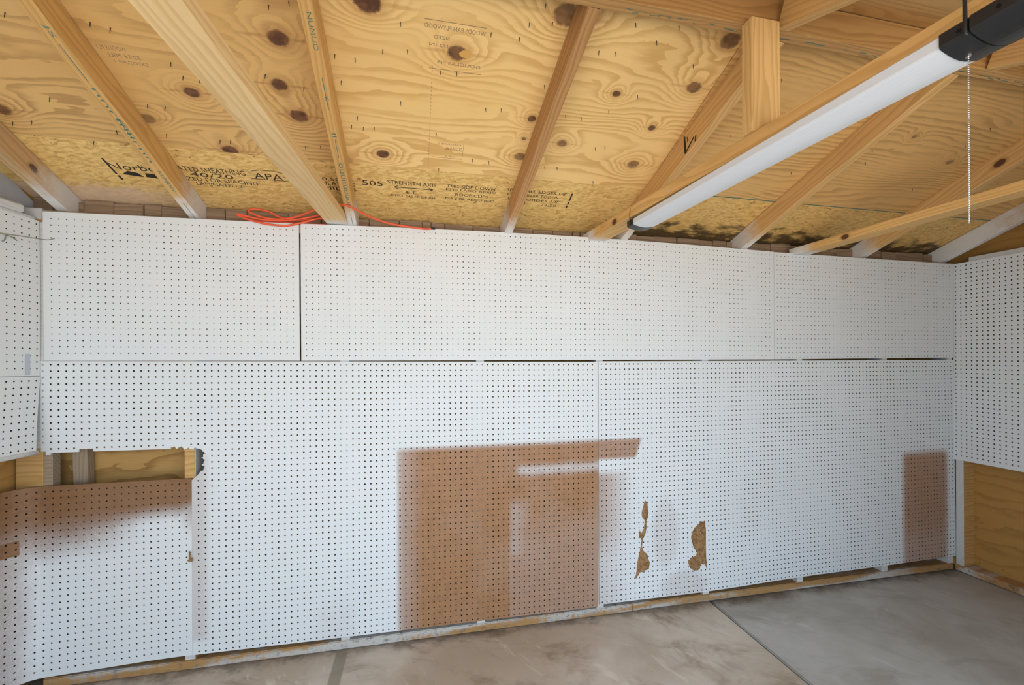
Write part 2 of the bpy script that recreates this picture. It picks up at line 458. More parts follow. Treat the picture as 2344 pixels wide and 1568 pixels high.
def tube(name, pts, rad, mat, parent=None, sides=8, closed=False, smooth=True):
    """swept tube through world points"""
    n = len(pts); vs = []; fs = []
    for i, p in enumerate(pts):
        t = (pts[min(i + 1, n - 1)] - pts[max(i - 1, 0)]).normalized()
        u = t.cross(Vector((0.13, 0.31, 0.94))).normalized(); w = t.cross(u)
        for k in range(sides):
            a = 2 * math.pi * k / sides
            vs.append(p + (u * math.cos(a) + w * math.sin(a)) * rad)
    for i in range(n - 1):
        for k in range(sides):
            k2 = (k + 1) % sides
            fs.append((i * sides + k, i * sides + k2, (i + 1) * sides + k2, (i + 1) * sides + k))
    fs.append(tuple(range(sides))[::-1]); fs.append(tuple((n - 1) * sides + k for k in range(sides)))
    me = bpy.data.meshes.new(name); me.from_pydata(vs, [], fs); me.update()
    if smooth: me.polygons.foreach_set('use_smooth', [True] * len(me.polygons))
    return link(name, me, mat, parent)

def spline(pts, n=8):
    out = []
    for i in range(len(pts) - 1):
        p0, p1, p2, p3 = pts[max(i - 1, 0)], pts[i], pts[i + 1], pts[min(i + 2, len(pts) - 1)]
        for k in range(n):
            t = k / n
            out.append(0.5 * ((2 * p1) + (p2 - p0) * t + (2 * p0 - 5 * p1 + 4 * p2 - p3) * t * t + (3 * p1 - p0 - 3 * p2 + p3) * t ** 3))
    out.append(pts[-1])
    return out

def peg_panel(name, fmap, usz, vsz, u_first, v_first, rad, mat, parent, inside=None, plug=None, thick=0.22, jit=0.0):
    """perforated hardboard with real 1 inch hole grid.  fmap(u,v,w) -> s,r,h arrays; w = depth behind the face.
    inside(u,v) False removes the board there (torn cut-outs)."""
    cu = list(np.arange(u_first, usz - 0.2, 1.0)); cv = list(np.arange(v_first, vsz - 0.2, 1.0))
    eu = [0.0] + [c + 0.5 for c in cu[:-1]] + [usz]; ev = [0.0] + [c + 0.5 for c in cv[:-1]] + [vsz]
    V = []; F = []; BORE = []
    idx = {}
    def vert(u, v, w):
        k = (round(u, 4), round(v, 4), round(w, 4))
        if k not in idx:
            idx[k] = len(V); V.append(k)
        return idx[k]
    ang = [math.radians(22.5 + 45 * k) for k in range(8)]
    ca = [(math.cos(a), math.sin(a)) for a in ang]
    def rim(a, b):
        F.append((vert(*a, 0), vert(*a, thick), vert(*b, thick), vert(*b, 0)))
    solid = {}
    nu, nv = len(cu), len(cv)
    rnd = random.Random(len(name) + nu)
    for i in range(nu):
        for j in range(nv):
            u0, u1, v0, v1 = eu[i], eu[i + 1], ev[j], ev[j + 1]
            if inside:
                t = [inside(u, v) for u in np.linspace(u0 + .01, u1 - .01, 5) for v in np.linspace(v0 + .01, v1 - .01, 5)]
                if not any(t): continue
                if not all(t):
                    m = 9
                    du, dv = (u1 - u0) / m, (v1 - v0) / m
                    for a in range(m):
                        for b in range(m):
                            if inside(u0 + (a + .5) * du, v0 + (b + .5) * dv):
                                q = [(u0 + a * du, v0 + b * dv), (u0 + (a + 1) * du, v0 + b * dv), (u0 + (a + 1) * du, v0 + (b + 1) * dv), (u0 + a * du, v0 + (b + 1) * dv)]
                                F.append(tuple(vert(*p, 0) for p in q))
                                for e, (ox, oy) in enumerate(((0, -1), (1, 0), (0, 1), (-1, 0))):
                                    if not inside(u0 + (a + .5 + ox) * du, v0 + (b + .5 + oy) * dv): rim(q[e], q[(e + 1) % 4])
                    continue
            c = [vert(u1, v1, 0), vert(u0, v1, 0), vert(u0, v0, 0), vert(u1, v0, 0)]
            if i == 0: rim((u0, v1), (u0, v0))
            if i == nu - 1: rim((u1, v0), (u1, v1))
            if j == 0: rim((u0, v0), (u1, v0))
            if j == nv - 1: rim((u1, v1), (u0, v1))
            pu, pv = cu[i], cv[j]
            if plug and plug(pu, pv, rnd):
                F.append((c[2], c[3], c[0], c[1])); continue
            rr = rad * (1 + rnd.uniform(-jit, jit))
            fr = [vert(pu + x * rr, pv + y * rr, 0) for x, y in ca]
            bk = [vert(pu + x * rr, pv + y * rr, thick) for x, y in ca]
            # corner k lies between ring points 2k and 2k+1
            for k in range(4):
                F.append((c[k], fr[(2 * k + 1) % 8], fr[2 * k]))
                k2 = (k + 1) % 4
                F.append((c[k], c[k2], fr[(2 * k + 2) % 8], fr[2 * k + 1]))
            # (corners at 45, 135, 225, 315 degrees; ring points at 22.5 + 45k)
            for k in range(8):
                BORE.append(len(F)); F.append((fr[k], fr[(k + 1) % 8], bk[(k + 1) % 8], bk[k]))
    A = np.array(V)
    s, r, h = fmap(A[:, 0], A[:, 1], A[:, 2])
    co = np.stack([s * IN, -r * IN, (h + EYE) * IN], 1)
    me = bpy.data.meshes.new(name)
    me.from_pydata([tuple(c) for c in co], [], F); me.update()
    me.materials.append(mat); me.materials.append(M_BORE)
    mi = np.zeros(len(F), dtype=np.int32); mi[BORE] = 1
    me.polygons.foreach_set('material_index', mi)
    return link(name, me, mat, parent)

def quad_map(TL, TR, BL, BR, usz, vsz, r0=0.24, bow=None):
    """panel on the back wall from its four (s,h) corners; u runs right, v runs DOWN"""
    def f(u, v, w):
        a, b = u / usz, v / vsz
        s = (TL[0] * (1 - a) + TR[0] * a) * (1 - b) + (BL[0] * (1 - a) + BR[0] * a) * b
        h = (TL[1] * (1 - a) + TR[1] * a) * (1 - b) + (BL[1] * (1 - a) + BR[1] * a) * b
        r = r0 - w + (bow(u, v) if bow else 0 * u)
        return s, r, h
    return f

# ================================================================== SETTING
# ---- ground outside and the floor
gm = box_mesh('ground', (-400, -500, -3), (600, 0, 0))
ground = tag(link('ground', gm, M_DRIVE), 'pale driveway outside the open door', 'ground', 'structure')
ground.location = P(0, 77.2, -53.5)

FT = 0.009                                   # the old slab falls slightly to the right
def floor_h(s): return -51.1 - FT * (s - 75.0)
def slab(name, s0, s1, r0, r1, mat, parent, top=0.0):
    bm = bmesh.new()
    def v(s, r, dz): return bm.verts.new(P(s, r, floor_h(s) + dz))
    t = [v(s0, r0, top), v(s1, r0, top), v(s1, r1, top), v(s0, r1, top)]
    b = [v(s0, r0, -4), v(s1, r0, -4), v(s1, r1, -4), v(s0, r1, -4)]
    bm.faces.new(t); bm.faces.new(b[::-1])
    for i in range(4):
        j = (i + 1) % 4
        bm.faces.new((t[i], b[i], b[j], t[j]))
    bmesh.ops.recalc_face_normals(bm, faces=bm.faces)
    bmesh.ops.bevel(bm, geom=[e for e in bm.edges if e.verts[0] in t and e.verts[1] in t], offset=0.22 * IN, segments=2, affect='EDGES')
    me = bpy.data.meshes.new(name); bm.to_mesh(me); bm.free()
    return link(name, me, mat, parent)
floor = slab('floor', -4.2, 189.2, -4.0, 77.0, plain('gravel_base', (0.06, 0.055, 0.05), 0.95), None, -0.5)
tag(floor, 'concrete floor of two slabs, tan and stained left, grey right', 'floor', 'structure')
tag(slab('concrete_slab', -4.0, 116.55, -3.8, 76.8, M_SLAB_L, floor), 'tan concrete slab with brown stains and a darker strip')
tag(slab('concrete_slab', 117.0, 189.0, -3.8, 76.8, M_SLAB_R, floor, -0.12), 'smooth grey concrete slab')

# ---- back wall: sheathing outside, framing, pegboard inside
wall = wbox('wall_back', (-4.4, 189.4), (-4.2, -3.6), (-51.5, 26.0), M_SHEATH_BACK, None, 0)
tag(wall, 'long back wall of stud framing lined with white painted pegboard sheets', 'wall', 'structure')
def sloped_plate(name, s0, s1, r0, r1, mat, parent):
    bm = bmesh.new()
    vs = []
    for dz in (0.02, 1.5):
        for s, r in ((s0, r0), (s1, r0), (s1, r1), (s0, r1)):
            vs.append(bm.verts.new(P(s, r, floor_h(s) + dz)))
    for f in ((3, 2, 1, 0), (4, 5, 6, 7), (0, 1, 5, 4), (1, 2, 6, 5), (2, 3, 7, 6), (3, 0, 4, 7)):
        bm.faces.new([vs[i] for i in f])
    bmesh.ops.recalc_face_normals(bm, faces=bm.faces)
    bmesh.ops.bevel(bm, geom=bm.edges[:], offset=0.12 * IN, segments=2, affect='EDGES')
    me = bpy.data.meshes.new(name); bm.to_mesh(me); bm.free()
    return link(name, me, mat, parent)
sloped_plate('sill_plate', -0.2, 98.6, -3.5, 0.1, M_PLATE, wall)
sloped_plate('sill_plate', 98.75, 185.0, -3.5, 0.0, M_PLATE, wall)
wbox('top_plate', (-0.2, 188.6), (-3.5, -0.02), (21.9, 23.3), M_STUDG, wall)
STUDS = [19.7 + 24.0 * k for k in range(7)]
for i, c in enumerate(STUDS):
    wbox('stud', (c - .75, c + .75), (-3.5, -0.02), (floor_h(c) + 1.5, 21.9), M_STUD if i == 0 else M_STUDP, wall)
wbox('stud', (183.3, 184.8), (-3.5, -0.02), (floor_h(184) + 1.5, 21.9), M_STUDP, wall)
# corner framing that shows through the torn opening at the left
wbox('stud', (-3.6, -0.15), (-1.6, -0.05), (floor_h(0) + 1.5, 21.9), M_STUD, wall)
wbox('stud', (-0.1, 1.05), (-1.6, -0.05), (floor_h(0) + 1.5, 21.9), M_STUDG, wall)
c3 = beam('corner_brace', (2.9, -2.4, -30.0), (2.0, -2.4, 4.0), 1.5, 2.0, M_STUDG, wall)
wbox('painted_face', (18.96, 20.44), (-.02, -.005), (-49.0, -32.0), M_STUDP, wall, 0)
wbox('painted_face', (20.46, 20.52), (-3.45, -.15), (-40.0, 10.0), M_STUDP, wall, 0)
# shake ends standing behind the plate, each board its own
x = -3.4
rb = random.Random(3)
while x < 187.5:
    w = rb.choice((1.6, 2.6, 3.4, 4.2, 5.4, 6.6))
    o = wbox('siding_board', (x + .04, min(x + w, 188.4) - .04), (-3.5 + rb.uniform(0, .25), -2.9 + rb.uniform(0, .45)), (22.6, 26.1 + rb.uniform(-.3, .1)), M_SHAKE, wall, 0.12)
    x += w

# pegboard sheets on the back wall (widths in inches, v runs down)
def few(pu, pv, rnd): return rnd.random() < 0.004
def waves(a, ph):
    return lambda u, v: a * np.sin(u * 0.09 + ph) * np.sin(v * 0.06 + ph * 2)
U1 = peg_panel('pegboard_sheet', quad_map((.15, 23.0), (36.42, 23.4), (.2, 0.04), (36.5, -.12), 36, 23.3, bow=waves(.05, 1)),
               36.0, 23.3, 1.05, 1.1, 0.092, M_PEG, wall, plug=few, jit=.25)
U2m = quad_map((36.7, 23.45), (132.75, 23.4), (36.75, -.14), (132.75, -.27), 96, 23.7)
def u2map(u, v, w):
    s, r, h = U2m(u, v, w)
    return s, r, h + 0.7 * np.sin(np.pi * np.clip(u / 96, 0, 1)) * (1 - v / 23.7)
U2 = peg_panel('pegboard_sheet', u2map, 96.0, 23.7, 0.85, 0.75, 0.092, M_PEG, wall, plug=few, jit=.25)
U3 = peg_panel('pegboard_sheet', quad_map((132.85, 23.35), (184.75, 22.95), (132.85, -.27), (184.75, 0.02), 52, 23.3, bow=waves(.05, 2)),
               52.0, 23.3, 0.8, 0.8, 0.092, M_PEG, wall, plug=few, jit=.25)
tag(U1, 'short upper pegboard sheet at the left end'); tag(U2, 'long upper pegboard sheet in the middle'); tag(U3, 'upper pegboard sheet at the dim right end')

rt = random.Random(11)
def jag(v): return 21.85 + .16 * math.sin(v * 5.1) + .10 * math.sin(v * 11.3 + 1) + .06 * math.sin(v * 23.0)
def main_inside(u, v):                       # u from s=-0.2, v down from the sheet's top
    s = u - .2
    top = 14.15
    if 4.7 < s < 6.6: top = 13.75
    if s < 1.0: top = 14.5 - (0.6 if s < .45 else 0)
    if s > 17.2: top = 14.0 + .13 * math.sin(s * 6.0) + .09 * math.sin(s * 13.0) + (0.25 if s > 19.0 else 0)
    if v < top: return True
    if v < 18.3: return s > jag(v) + max(0, 14.9 - v) * -.5 - max(0, v - 17.6) * 0.6
    if v < 19.4: return s > 21.3 - (v - 18.3) * 1.0
    return s > 20.15
LM = peg_panel('pegboard_sheet', quad_map((-.2, 0.0), (91.2, -.58), (-.2, -47.9), (91.1, -49.35), 91.4, 48, bow=waves(.06, .5)),
               91.4, 48.0, 0.3, 0.55, 0.138, M_PEG_MAIN, wall, inside=main_inside, jit=.06)
tag(LM, 'wide lower pegboard sheet with a big bare brown rectangle and a torn opening')
LR = peg_panel('pegboard_sheet', quad_map((91.4, -.5), (184.75, -.62), (91.4, -48.95), (185.55, -48.75), 93.4, 48,
                                          bow=lambda u, v: .07 * np.sin(u * .11) + .5 * np.exp(-((u - 26) / 16) ** 2) * np.clip((v - 30) / 18, 0, 1) ** 2),
               93.4, 48.0, 0.6, 0.55, 0.14, M_PEG_RIGHT, wall, jit=.1)
tag(LR, 'lower right pegboard sheet with torn flakes and a brown patch by the corner')
# loose sheet below the opening; it bends out into the left wall's open bay
def left_map(u, v, w):
    lin = u - 16.0
    R, A = 4.0, math.radians(81)
    q = np.maximum(0, 0.6 - lin)
    ang = np.minimum(q / R, A); rest = np.maximum(0, q - R * A)
    low = np.clip(v / 29.0, 0, 1)
    s = np.maximum(lin, 0.6) - R * np.sin(ang) - rest * math.cos(A) + w * np.sin(ang) * -1.0
    r = 0.25 + R * (1 - np.cos(ang)) + rest * math.sin(A) - w * np.cos(ang) + 0.5 * low * np.clip((14 - lin) / 14, 0, 1)
    return s, r, -19.25 - v * (1.0 + 0.006 * np.clip((18 - lin) / 18, 0, 1))
LL = peg_panel('pegboard_sheet', left_map, 36.12, 28.9, 0.35, 0.85, 0.125, M_PEG_LEFT, wall, jit=.06)
tag(LL, 'loose lower left pegboard sheet with a brown top edge fading to white')

def flake(name, pts, parent, r0=0.25):
    cx = sum(p[0] for p in pts) / len(pts)
    bm = bmesh.new()
    # ragged outline: add midpoints with jitter
    rr = random.Random(len(pts)); out = []
    for i, p in enumerate(pts):
        q = pts[(i + 1) % len(pts)]
        out.append(p)
        for t in (0.33, 0.66):
            out.append((p[0] * (1 - t) + q[0] * t + rr.uniform(-.1, .1), p[1] * (1 - t) + q[1] * t + rr.uniform(-.1, .1)))
    f = bm.faces.new([bm.verts.new(P(a, r0 + .012, b)) for a, b in out])
    e = bmesh.ops.extrude_face_region(bm, geom=[f])
    for v in e['geom']:
        if isinstance(v, bmesh.types.BMVert): v.co.y += 0.02 * IN
    bmesh.ops.recalc_face_normals(bm, faces=bm.faces)
    bmesh.ops.triangulate(bm, faces=bm.faces)
    me = bpy.data.meshes.new(name); bm.to_mesh(me); bm.free()
    return link(name, me, M_FIBRE, parent)
def lr_bow(s, h):
    u, v = s - 91.4, -h - .5
    return .07 * math.sin(u * .11) + .5 * math.exp(-((u - 26) / 16) ** 2) * min(max((v - 30) / 18, 0), 1) ** 2
T1 = [(101.42, -28.83), (101.99, -29.39), (102.1, -31.13), (101.87, -32.84), (101.72, -34.56), (101.34, -35.92), (100.89, -36.56), (100.66, -38.27), (101.04, -39.17), (101.87, -39.95), (102.41, -41.74), (102.18, -42.93), (101.04, -43.32), (100.09, -43.56), (99.34, -44.58), (99.15, -44.32), (99.53, -42.64), (99.53, -41.61), (99.98, -39.93), (100.28, -38.58), (100.58, -37.23), (100.47, -36.53), (99.98, -36.14), (100.21, -34.6), (100.58, -35.5), (101.23, -34.52), (101.34, -33.15), (100.74, -32.23), (100.66, -31.36), (101.04, -30.01)]
T2 = [(115.36, -34.33), (115.48, -36.13), (115.4, -40.06), (115.48, -44.37), (114.95, -43.24), (114.14, -43.15), (113.74, -44.18), (112.53, -44.4), (111.45, -43.58), (111.06, -42.29), (111.61, -41.64), (112.93, -41.24), (113.34, -40.39), (112.53, -39.78), (111.93, -37.59), (112.25, -36.2), (113.13, -35.21), (114.14, -34.41)]
T3 = [(19.9, -31.0), (20.15, -31.3), (20.0, -31.7), (20.3, -32.2), (20.35, -32.7), (19.9, -32.9), (19.6, -32.6), (19.9, -32.2), (19.8, -31.5)]
for T, nm, pr, rr in ((T1, 'torn tall thin flake of bare brown fibre', LR, None), (T2, 'torn wide flake of bare brown fibre', LR, None), (T3, 'small chip of bare brown fibre', LL, 0.55)):
    o = flake('torn_flake', T, pr, 0.25)
    me = o.data
    for v in me.vertices:
        s_, h_ = v.co.x / IN, v.co.z / IN - EYE
        v.co.y -= (lr_bow(s_, h_) if rr is None else rr - 0.26) * IN
    o['label'] = nm

# ---- right wall
def gable(name, mat, at, thick, r0=-4.2, r1=77.4, base=-52.5):
    """end wall with its gable: at(r, d, h) places a point"""
    out = [(r0, base), (r1, base), (r1, 26.0), (36.85, 41.9), (r0, 26.0)]
    bm = bmesh.new()
    a = [bm.verts.new(P(*at(r, 0, h))) for r, h in out]; b = [bm.verts.new(P(*at(r, thick, h))) for r, h in out]
    bm.faces.new(a); bm.faces.new(b[::-1])
    for i in range(5): bm.faces.new((a[i], b[i], b[(i + 1) % 5], a[(i + 1) % 5]))
    bmesh.ops.recalc_face_normals(bm, faces=bm.faces)
    me = bpy.data.meshes.new(name); bm.to_mesh(me); bm.free()
    return link(name, me, mat)
wr = gable('wall_right', M_SHEATH_SIDE, lambda r, d, h: (188.7 + d, r, h), 0.6)
tag(wr, 'right end wall with pegboard above bare brown plywood', 'wall', 'structure')
for k in range(4):
    r0 = 0.35 + 24 * k
    wbox('stud', (185.2, 188.7), (r0, r0 + 1.5), (floor_h(186) + 1.5, 22.0), M_STUDP if k == 0 else M_STUD, wr)
wbox('bare_stud_face', (185.28, 188.65), (1.86, 1.9), (floor_h(186) + 1.6, 21.9), M_STUD, wr, 0)
sloped_plate('sill_plate', 185.05, 188.7, 0.2, 73.0, M_PLATE, wr)
wbox('top_plate', (185.2, 188.7), (3.0, 73.0), (22.0, 24.0), M_STUDP, wr)
def right_map(u, v, w):
    return 184.95 + w + 0 * u, 0.1 + u, 22.95 - v * 1.0 - 0.005 * u + 0 * u
PR = peg_panel('pegboard_sheet', right_map, 60.0, 47.9, 0.55, 0.75, 0.155, M_PEG, wr, jit=.08)
tag(PR, 'pegboard sheet on the right end wall')

# ---- left wall (a little out of square), built in its own frame: a = distance from the corner
LA = math.radians(9.0)
def L(a, d, h):                               # d = distance in front of the wall face, into the room
    return (-0.25 - a * math.sin(LA) + d * math.cos(LA), a * math.cos(LA) + d * math.sin(LA), h)
def lbox(name, a, d, h, mat, parent, bev=0.06):
    me = box_mesh(name, (0, 0, 0), (a[1] - a[0], d[1] - d[0], h[1] - h[0]), bev)
    o = link(name, me, mat, parent)
    ea = Vector((-math.sin(LA), -math.cos(LA), 0)); ed = Vector((math.cos(LA), -math.sin(LA), 0))
    p = P(*L(a[0], d[0], h[0]))
    mw = Matrix(((ea.x, ed.x, 0, p.x), (ea.y, ed.y, 0, p.y), (0, 0, 1, p.z), (0, 0, 0, 1)))
    if parent: o.matrix_world = mw
    else: me.transform(mw)
    return o
wl = gable('wall_left', M_SHEATH_SIDE, lambda r, d, h: L(r, -4.0 - d, h), 0.6)
tag(wl, 'left end wall with warped white pegboard over open framing', 'wall', 'structure')
for k in range(3):
    lbox('stud', (22 + 24 * k, 23.5 + 24 * k), (-4.0, -0.4), (-49.0, 20.5), M_STUDP, wl)
lbox('top_plate', (0.6, 76.0), (-4.0, -0.3), (20.5, 22.0), M_STUDP, wl)
lbox('top_plate', (2.2, 76.0), (-3.7, 0.1), (22.0, 23.3), M_STUDP, wl, 0.3)
def gable_boards(rows):
    for h0, h1, d in rows:                     # painted boards, each cut to the roof line
        lim = lambda h: max(-3.9, (h - 27.6) / 0.39 - 1.2)
        out = [(lim(h0), h0), (70 - lim(h0), h0), (70 - lim(h1), h1), (lim(h1), h1)]
        bm = bmesh.new()
        a = [bm.verts.new(P(*L(r, -4.0, h))) for r, h in out]; b = [bm.verts.new(P(*L(r, -4.0 + d, h))) for r, h in out]
        bm.faces.new(a); bm.faces.new(b[::-1])
        for i in range(4): bm.faces.new((a[i], b[i], b[(i + 1) % 4], a[(i + 1) % 4]))
        bmesh.ops.recalc_face_normals(bm, faces=bm.faces)
        me = bpy.data.meshes.new('gable_board'); bm.to_mesh(me); bm.free()
        link('gable_board', me, M_GABLE_W, wl)
gable_boards([(22.0, 24.5, .45), (24.52, 29.0, .3), (29.02, 33.5, .4), (33.52, 38.0, .3)])
wbox('corner_block', (-3.3, -.25), (-1.6, -.1), (21.3, 23.6), M_STUDP, wl)
wbox('corner_strip', (-3.4, .1), (-.04, 0.16), (-13.4, 21.4), M_STUDP, wl)
def lmap(bow):
    def f(u, v, w):
        a, d, h = bow(u, v)
        d = d - w
        return -0.25 - a * math.sin(LA) + d * math.cos(LA), a * math.cos(LA) + d * math.sin(LA), h
    return f
LU = peg_panel('pegboard_sheet', lmap(lambda u, v: (0.3 + u + 0 * v, 0.05 + 0.25 * np.exp(-u / 3.0) * np.sin(v * .13) * .5, 21.45 - v + 0.02 * u)),
               36.0, 23.75, 0.45, 0.6, 0.105, M_PEG, wl, jit=.2)
tag(LU, 'upper pegboard sheet on the left end wall')
LB = peg_panel('pegboard_sheet', lmap(lambda u, v: (0.35 + u + 1.5 * (v / 11.2) ** 1.3 * np.exp(-u / 30.0), 0.15 + 0.9 * (v / 11.2) ** 2, -2.35 - v + .015 * u)),
               36.0, 11.2, 0.55, 0.65, 0.13, M_PEG, wl, jit=.1)
tag(LB, 'short warped pegboard sheet curling off the left end wall')
lip = []
for k in range(13):
    a = 1.75 + k * 2.8
    lip.append(P(*L(a, 1.0, -13.75 + .012 * a)))
tag(tube('bottom_lip', lip, 0.34 * IN, M_STUDP, wl, 8), 'rolled white lower edge')
gouge = lbox('gouge', (1.75, 2.35), (0.1, 0.16), (-2.1, 1.1), plain('grey_scrape', (0.50, 0.53, 0.60), 0.7), wl, 0.02)

# ---- front wall with the wide open door behind the camera
wf = wbox('wall_front', (-4.4, OPEN_S0), (73.2, 77.0), (-52.0, 23.0), M_SHEATH_BACK, None, 0)
tag(wf, 'front wall beside the open door', 'wall', 'structure')
wbox('wall_panel', (OPEN_S1, 189.4), (73.2, 77.0), (-53.0, 23.0), M_SHEATH_BACK, wf, 0)
wbox('door_header', (OPEN_S0, OPEN_S1), (73.2, 77.0), (OPEN_H, 23.0), M_STUD, wf, 0)

# ================================================================== ROOF
M_, HD = 0.39, 27.6
K_ = math.sqrt(1 + M_ * M_)
RR = 36.1                                        # ridge: distance from the back wall
def deck_matrix():
    p = P(0, 0, HD)
    return Matrix(((1, 0, 0, p.x), (0, -1 / K_, -M_ / K_, p.y), (0, M_ / K_, -1 / K_, p.z), (0, 0, 0, 1)))
def front_matrix():
    p = P(0, 2 * RR + 1.5, HD)
    return Matrix(((1, 0, 0, p.x), (0, 1 / K_, M_ / K_, p.y), (0, M_ / K_, -1 / K_, p.z), (0, 0, 0, 1)))
TR = (RR + 0.75) * K_
# outer skin over both slopes
bm = bmesh.new()
def rv(s, r, h): return bm.verts.new(P(s, r, h))
pts = [(-8, HD - 8 * M_), (RR + .75, HD + (RR + .75) * M_), (2 * RR + 9.5, HD - 8 * M_)]
lo = [[rv(s, r, h + .62) for r, h in pts] for s in (-8, 194)]
hi = [[rv(s, r, h + 1.2) for r, h in pts] for s in (-8, 194)]
for k in (0, 1):
    bm.faces.new((lo[0][k], lo[0][k + 1], lo[1][k + 1], lo[1][k]))
    bm.faces.new((hi[0][k], hi[1][k], hi[1][k + 1], hi[0][k + 1]))
    for e in (0, 1): bm.faces.new((lo[e][k], lo[e][k + 1], hi[e][k + 1], hi[e][k]))
bm.faces.new((lo[0][0], lo[1][0], hi[1][0], hi[0][0])); bm.faces.new((lo[0][2], lo[1][2], hi[1][2], hi[0][2]))
bmesh.ops.recalc_face_normals(bm, faces=bm.faces)
me = bpy.data.meshes.new('ceiling'); bm.to_mesh(me); bm.free()
ceil = tag(link('ceiling', me, M_OUTER), 'open gable roof of bare sheathing, rafters and ridge board', 'ceiling', 'structure')

DM, FM = deck_matrix(), front_matrix()
def sheet(name, s0, s1, t0, t1, mat, label, mw=DM, dz=0.0):
    o = link(name, box_mesh(name, (s0, t0, -0.5 + dz), (s1, t1, 0.0 + dz), 0.03), mat, ceil)
    o.matrix_world = mw
    return tag(o, label)
TS = 8.5 * K_
osb1 = sheet('osb_sheet', -5, 97.0, -4.5, TS - .03, M_OSB1, 'golden strand board strip printed with black lettering')
osb2 = sheet('osb_sheet', 97.06, 191, -4.5, TS - .03, M_OSB2, 'golden strand board strip with black mould along the wall')
plyA = sheet('plywood_sheet', -5, 45.0, TS + .03, TR, M_PLY_A, 'tan plywood sheet with dark oval knots, left')
plyB = sheet('plywood_sheet', 45.05, 97.0, TS + .03, TR, M_PLY_B, 'pale yellow plywood sheet with brown knots, middle')
plyC = sheet('plywood_sheet', 97.06, 191, TS + .03, TR, M_PLY_C, 'darker amber plywood sheet, right', DM, 0.05)
for (a, b) in ((-5, 45), (45.05, 141), (141.1, 191)):
    sheet('plywood_sheet', a, b, -4.0, TR, M_PLY_F, 'plywood sheet of the front roof slope', FM)
seal = link('edge_seal', box_mesh('edge_seal', (97.2, TS - .12, 0.0), (186, TS + .06, .07)), M_TEAL, osb2)
seal.matrix_world = DM

# rafters: (left bottom edge s at the wall, at the ridge, material)
def rafter(s0, s1, mat, front=False, w=1.5):
    if not front:
        a = (s0 + w / 2, -3.3, 23.8 - 3.3 * M_); b = (s1 + w / 2, RR - .03, 23.8 + (RR - .03) * M_)
    else:
        a = (s0 + w / 2, 2 * RR + 1.5 + 3.0, 23.8 - 3.0 * M_); b = (s1 + w / 2, RR + 1.53, 23.8 + (RR - .03) * M_)
    o = beam('rafter', a, b, w, 3.5, mat, ceil)
    return o
M_R1 = lumber_mat('rafter_honey', (0.70, 0.45, 0.19), (0.52, 0.295, 0.105), paint=10.0)
RAF = [rafter(1.2, 1.9, lumber_mat('rafter_end_left', (0.60, 0.42, 0.25), (0.42, 0.27, 0.14), paint=11.0, knot=[(10.0, 0.75, 1.5, 0.5)])),
       rafter(19.6, 18.3, M_R1), rafter(44.3, 44.75, M_R1), rafter(72.2, 74.6, M_RAFTER_OLD),
       rafter(96.0, 98.3, M_RAFTER), rafter(124.6, 126.2, M_RAFTER),
       rafter(157.6, 158.4, lumber_mat('rafter_big_knot', PINE, PINE_D, paint=8.0, knot=[(29.3, -0.75, 1.7, 0.6)])),
       rafter(182.3, 182.4, M_RAFTER_WHITE)]
for s0 in (1.5, 20, 45.5, 74, 97.1, 129.6, 160, 182.5):
    rafter(s0, s0, M_RAFTER if s0 != 97.1 else M_POST, True)
wbox('ridge_board', (-4, 188.6), (RR, RR + 1.5), (37.9, 41.6), M_RIDGE, ceil, 0.05)
# flat ceiling ties
J1 = beam('ceiling_joist', (42.8, -2.0, 23.75), (38.0, 75.0, 23.75), 3.5, 1.5, M_JOIST, ceil)
J2 = beam('ceiling_joist', (90.9, -2.4, 23.5), (98.6, 75.0, 23.5), 3.5, 1.75, M_JOIST_K, ceil)
J3 = beam('ceiling_joist', (139.6, -1.0, 22.95), (146.2, 75.0, 24.9), 3.5, 1.5, M_JOIST_K, ceil)
tag(J1, 'pale flat tie beam left of the middle'); tag(J2, 'flat tie beam that carries the shop light'); tag(J3, 'flat tie beam at the right with a split knot')
kp = link('king_post', box_mesh('king_post', (0, -1.85, -0.75), (12.62, 1.85, 0.75), 0.06), M_POST, ceil)
p = P(94.6, 38.0, 25.27)
kp.matrix_world = Matrix(((0, 1, 0, p.x), (0, 0, 1, p.y), (1, 0, 0, p.z), (0, 0, 0, 1)))
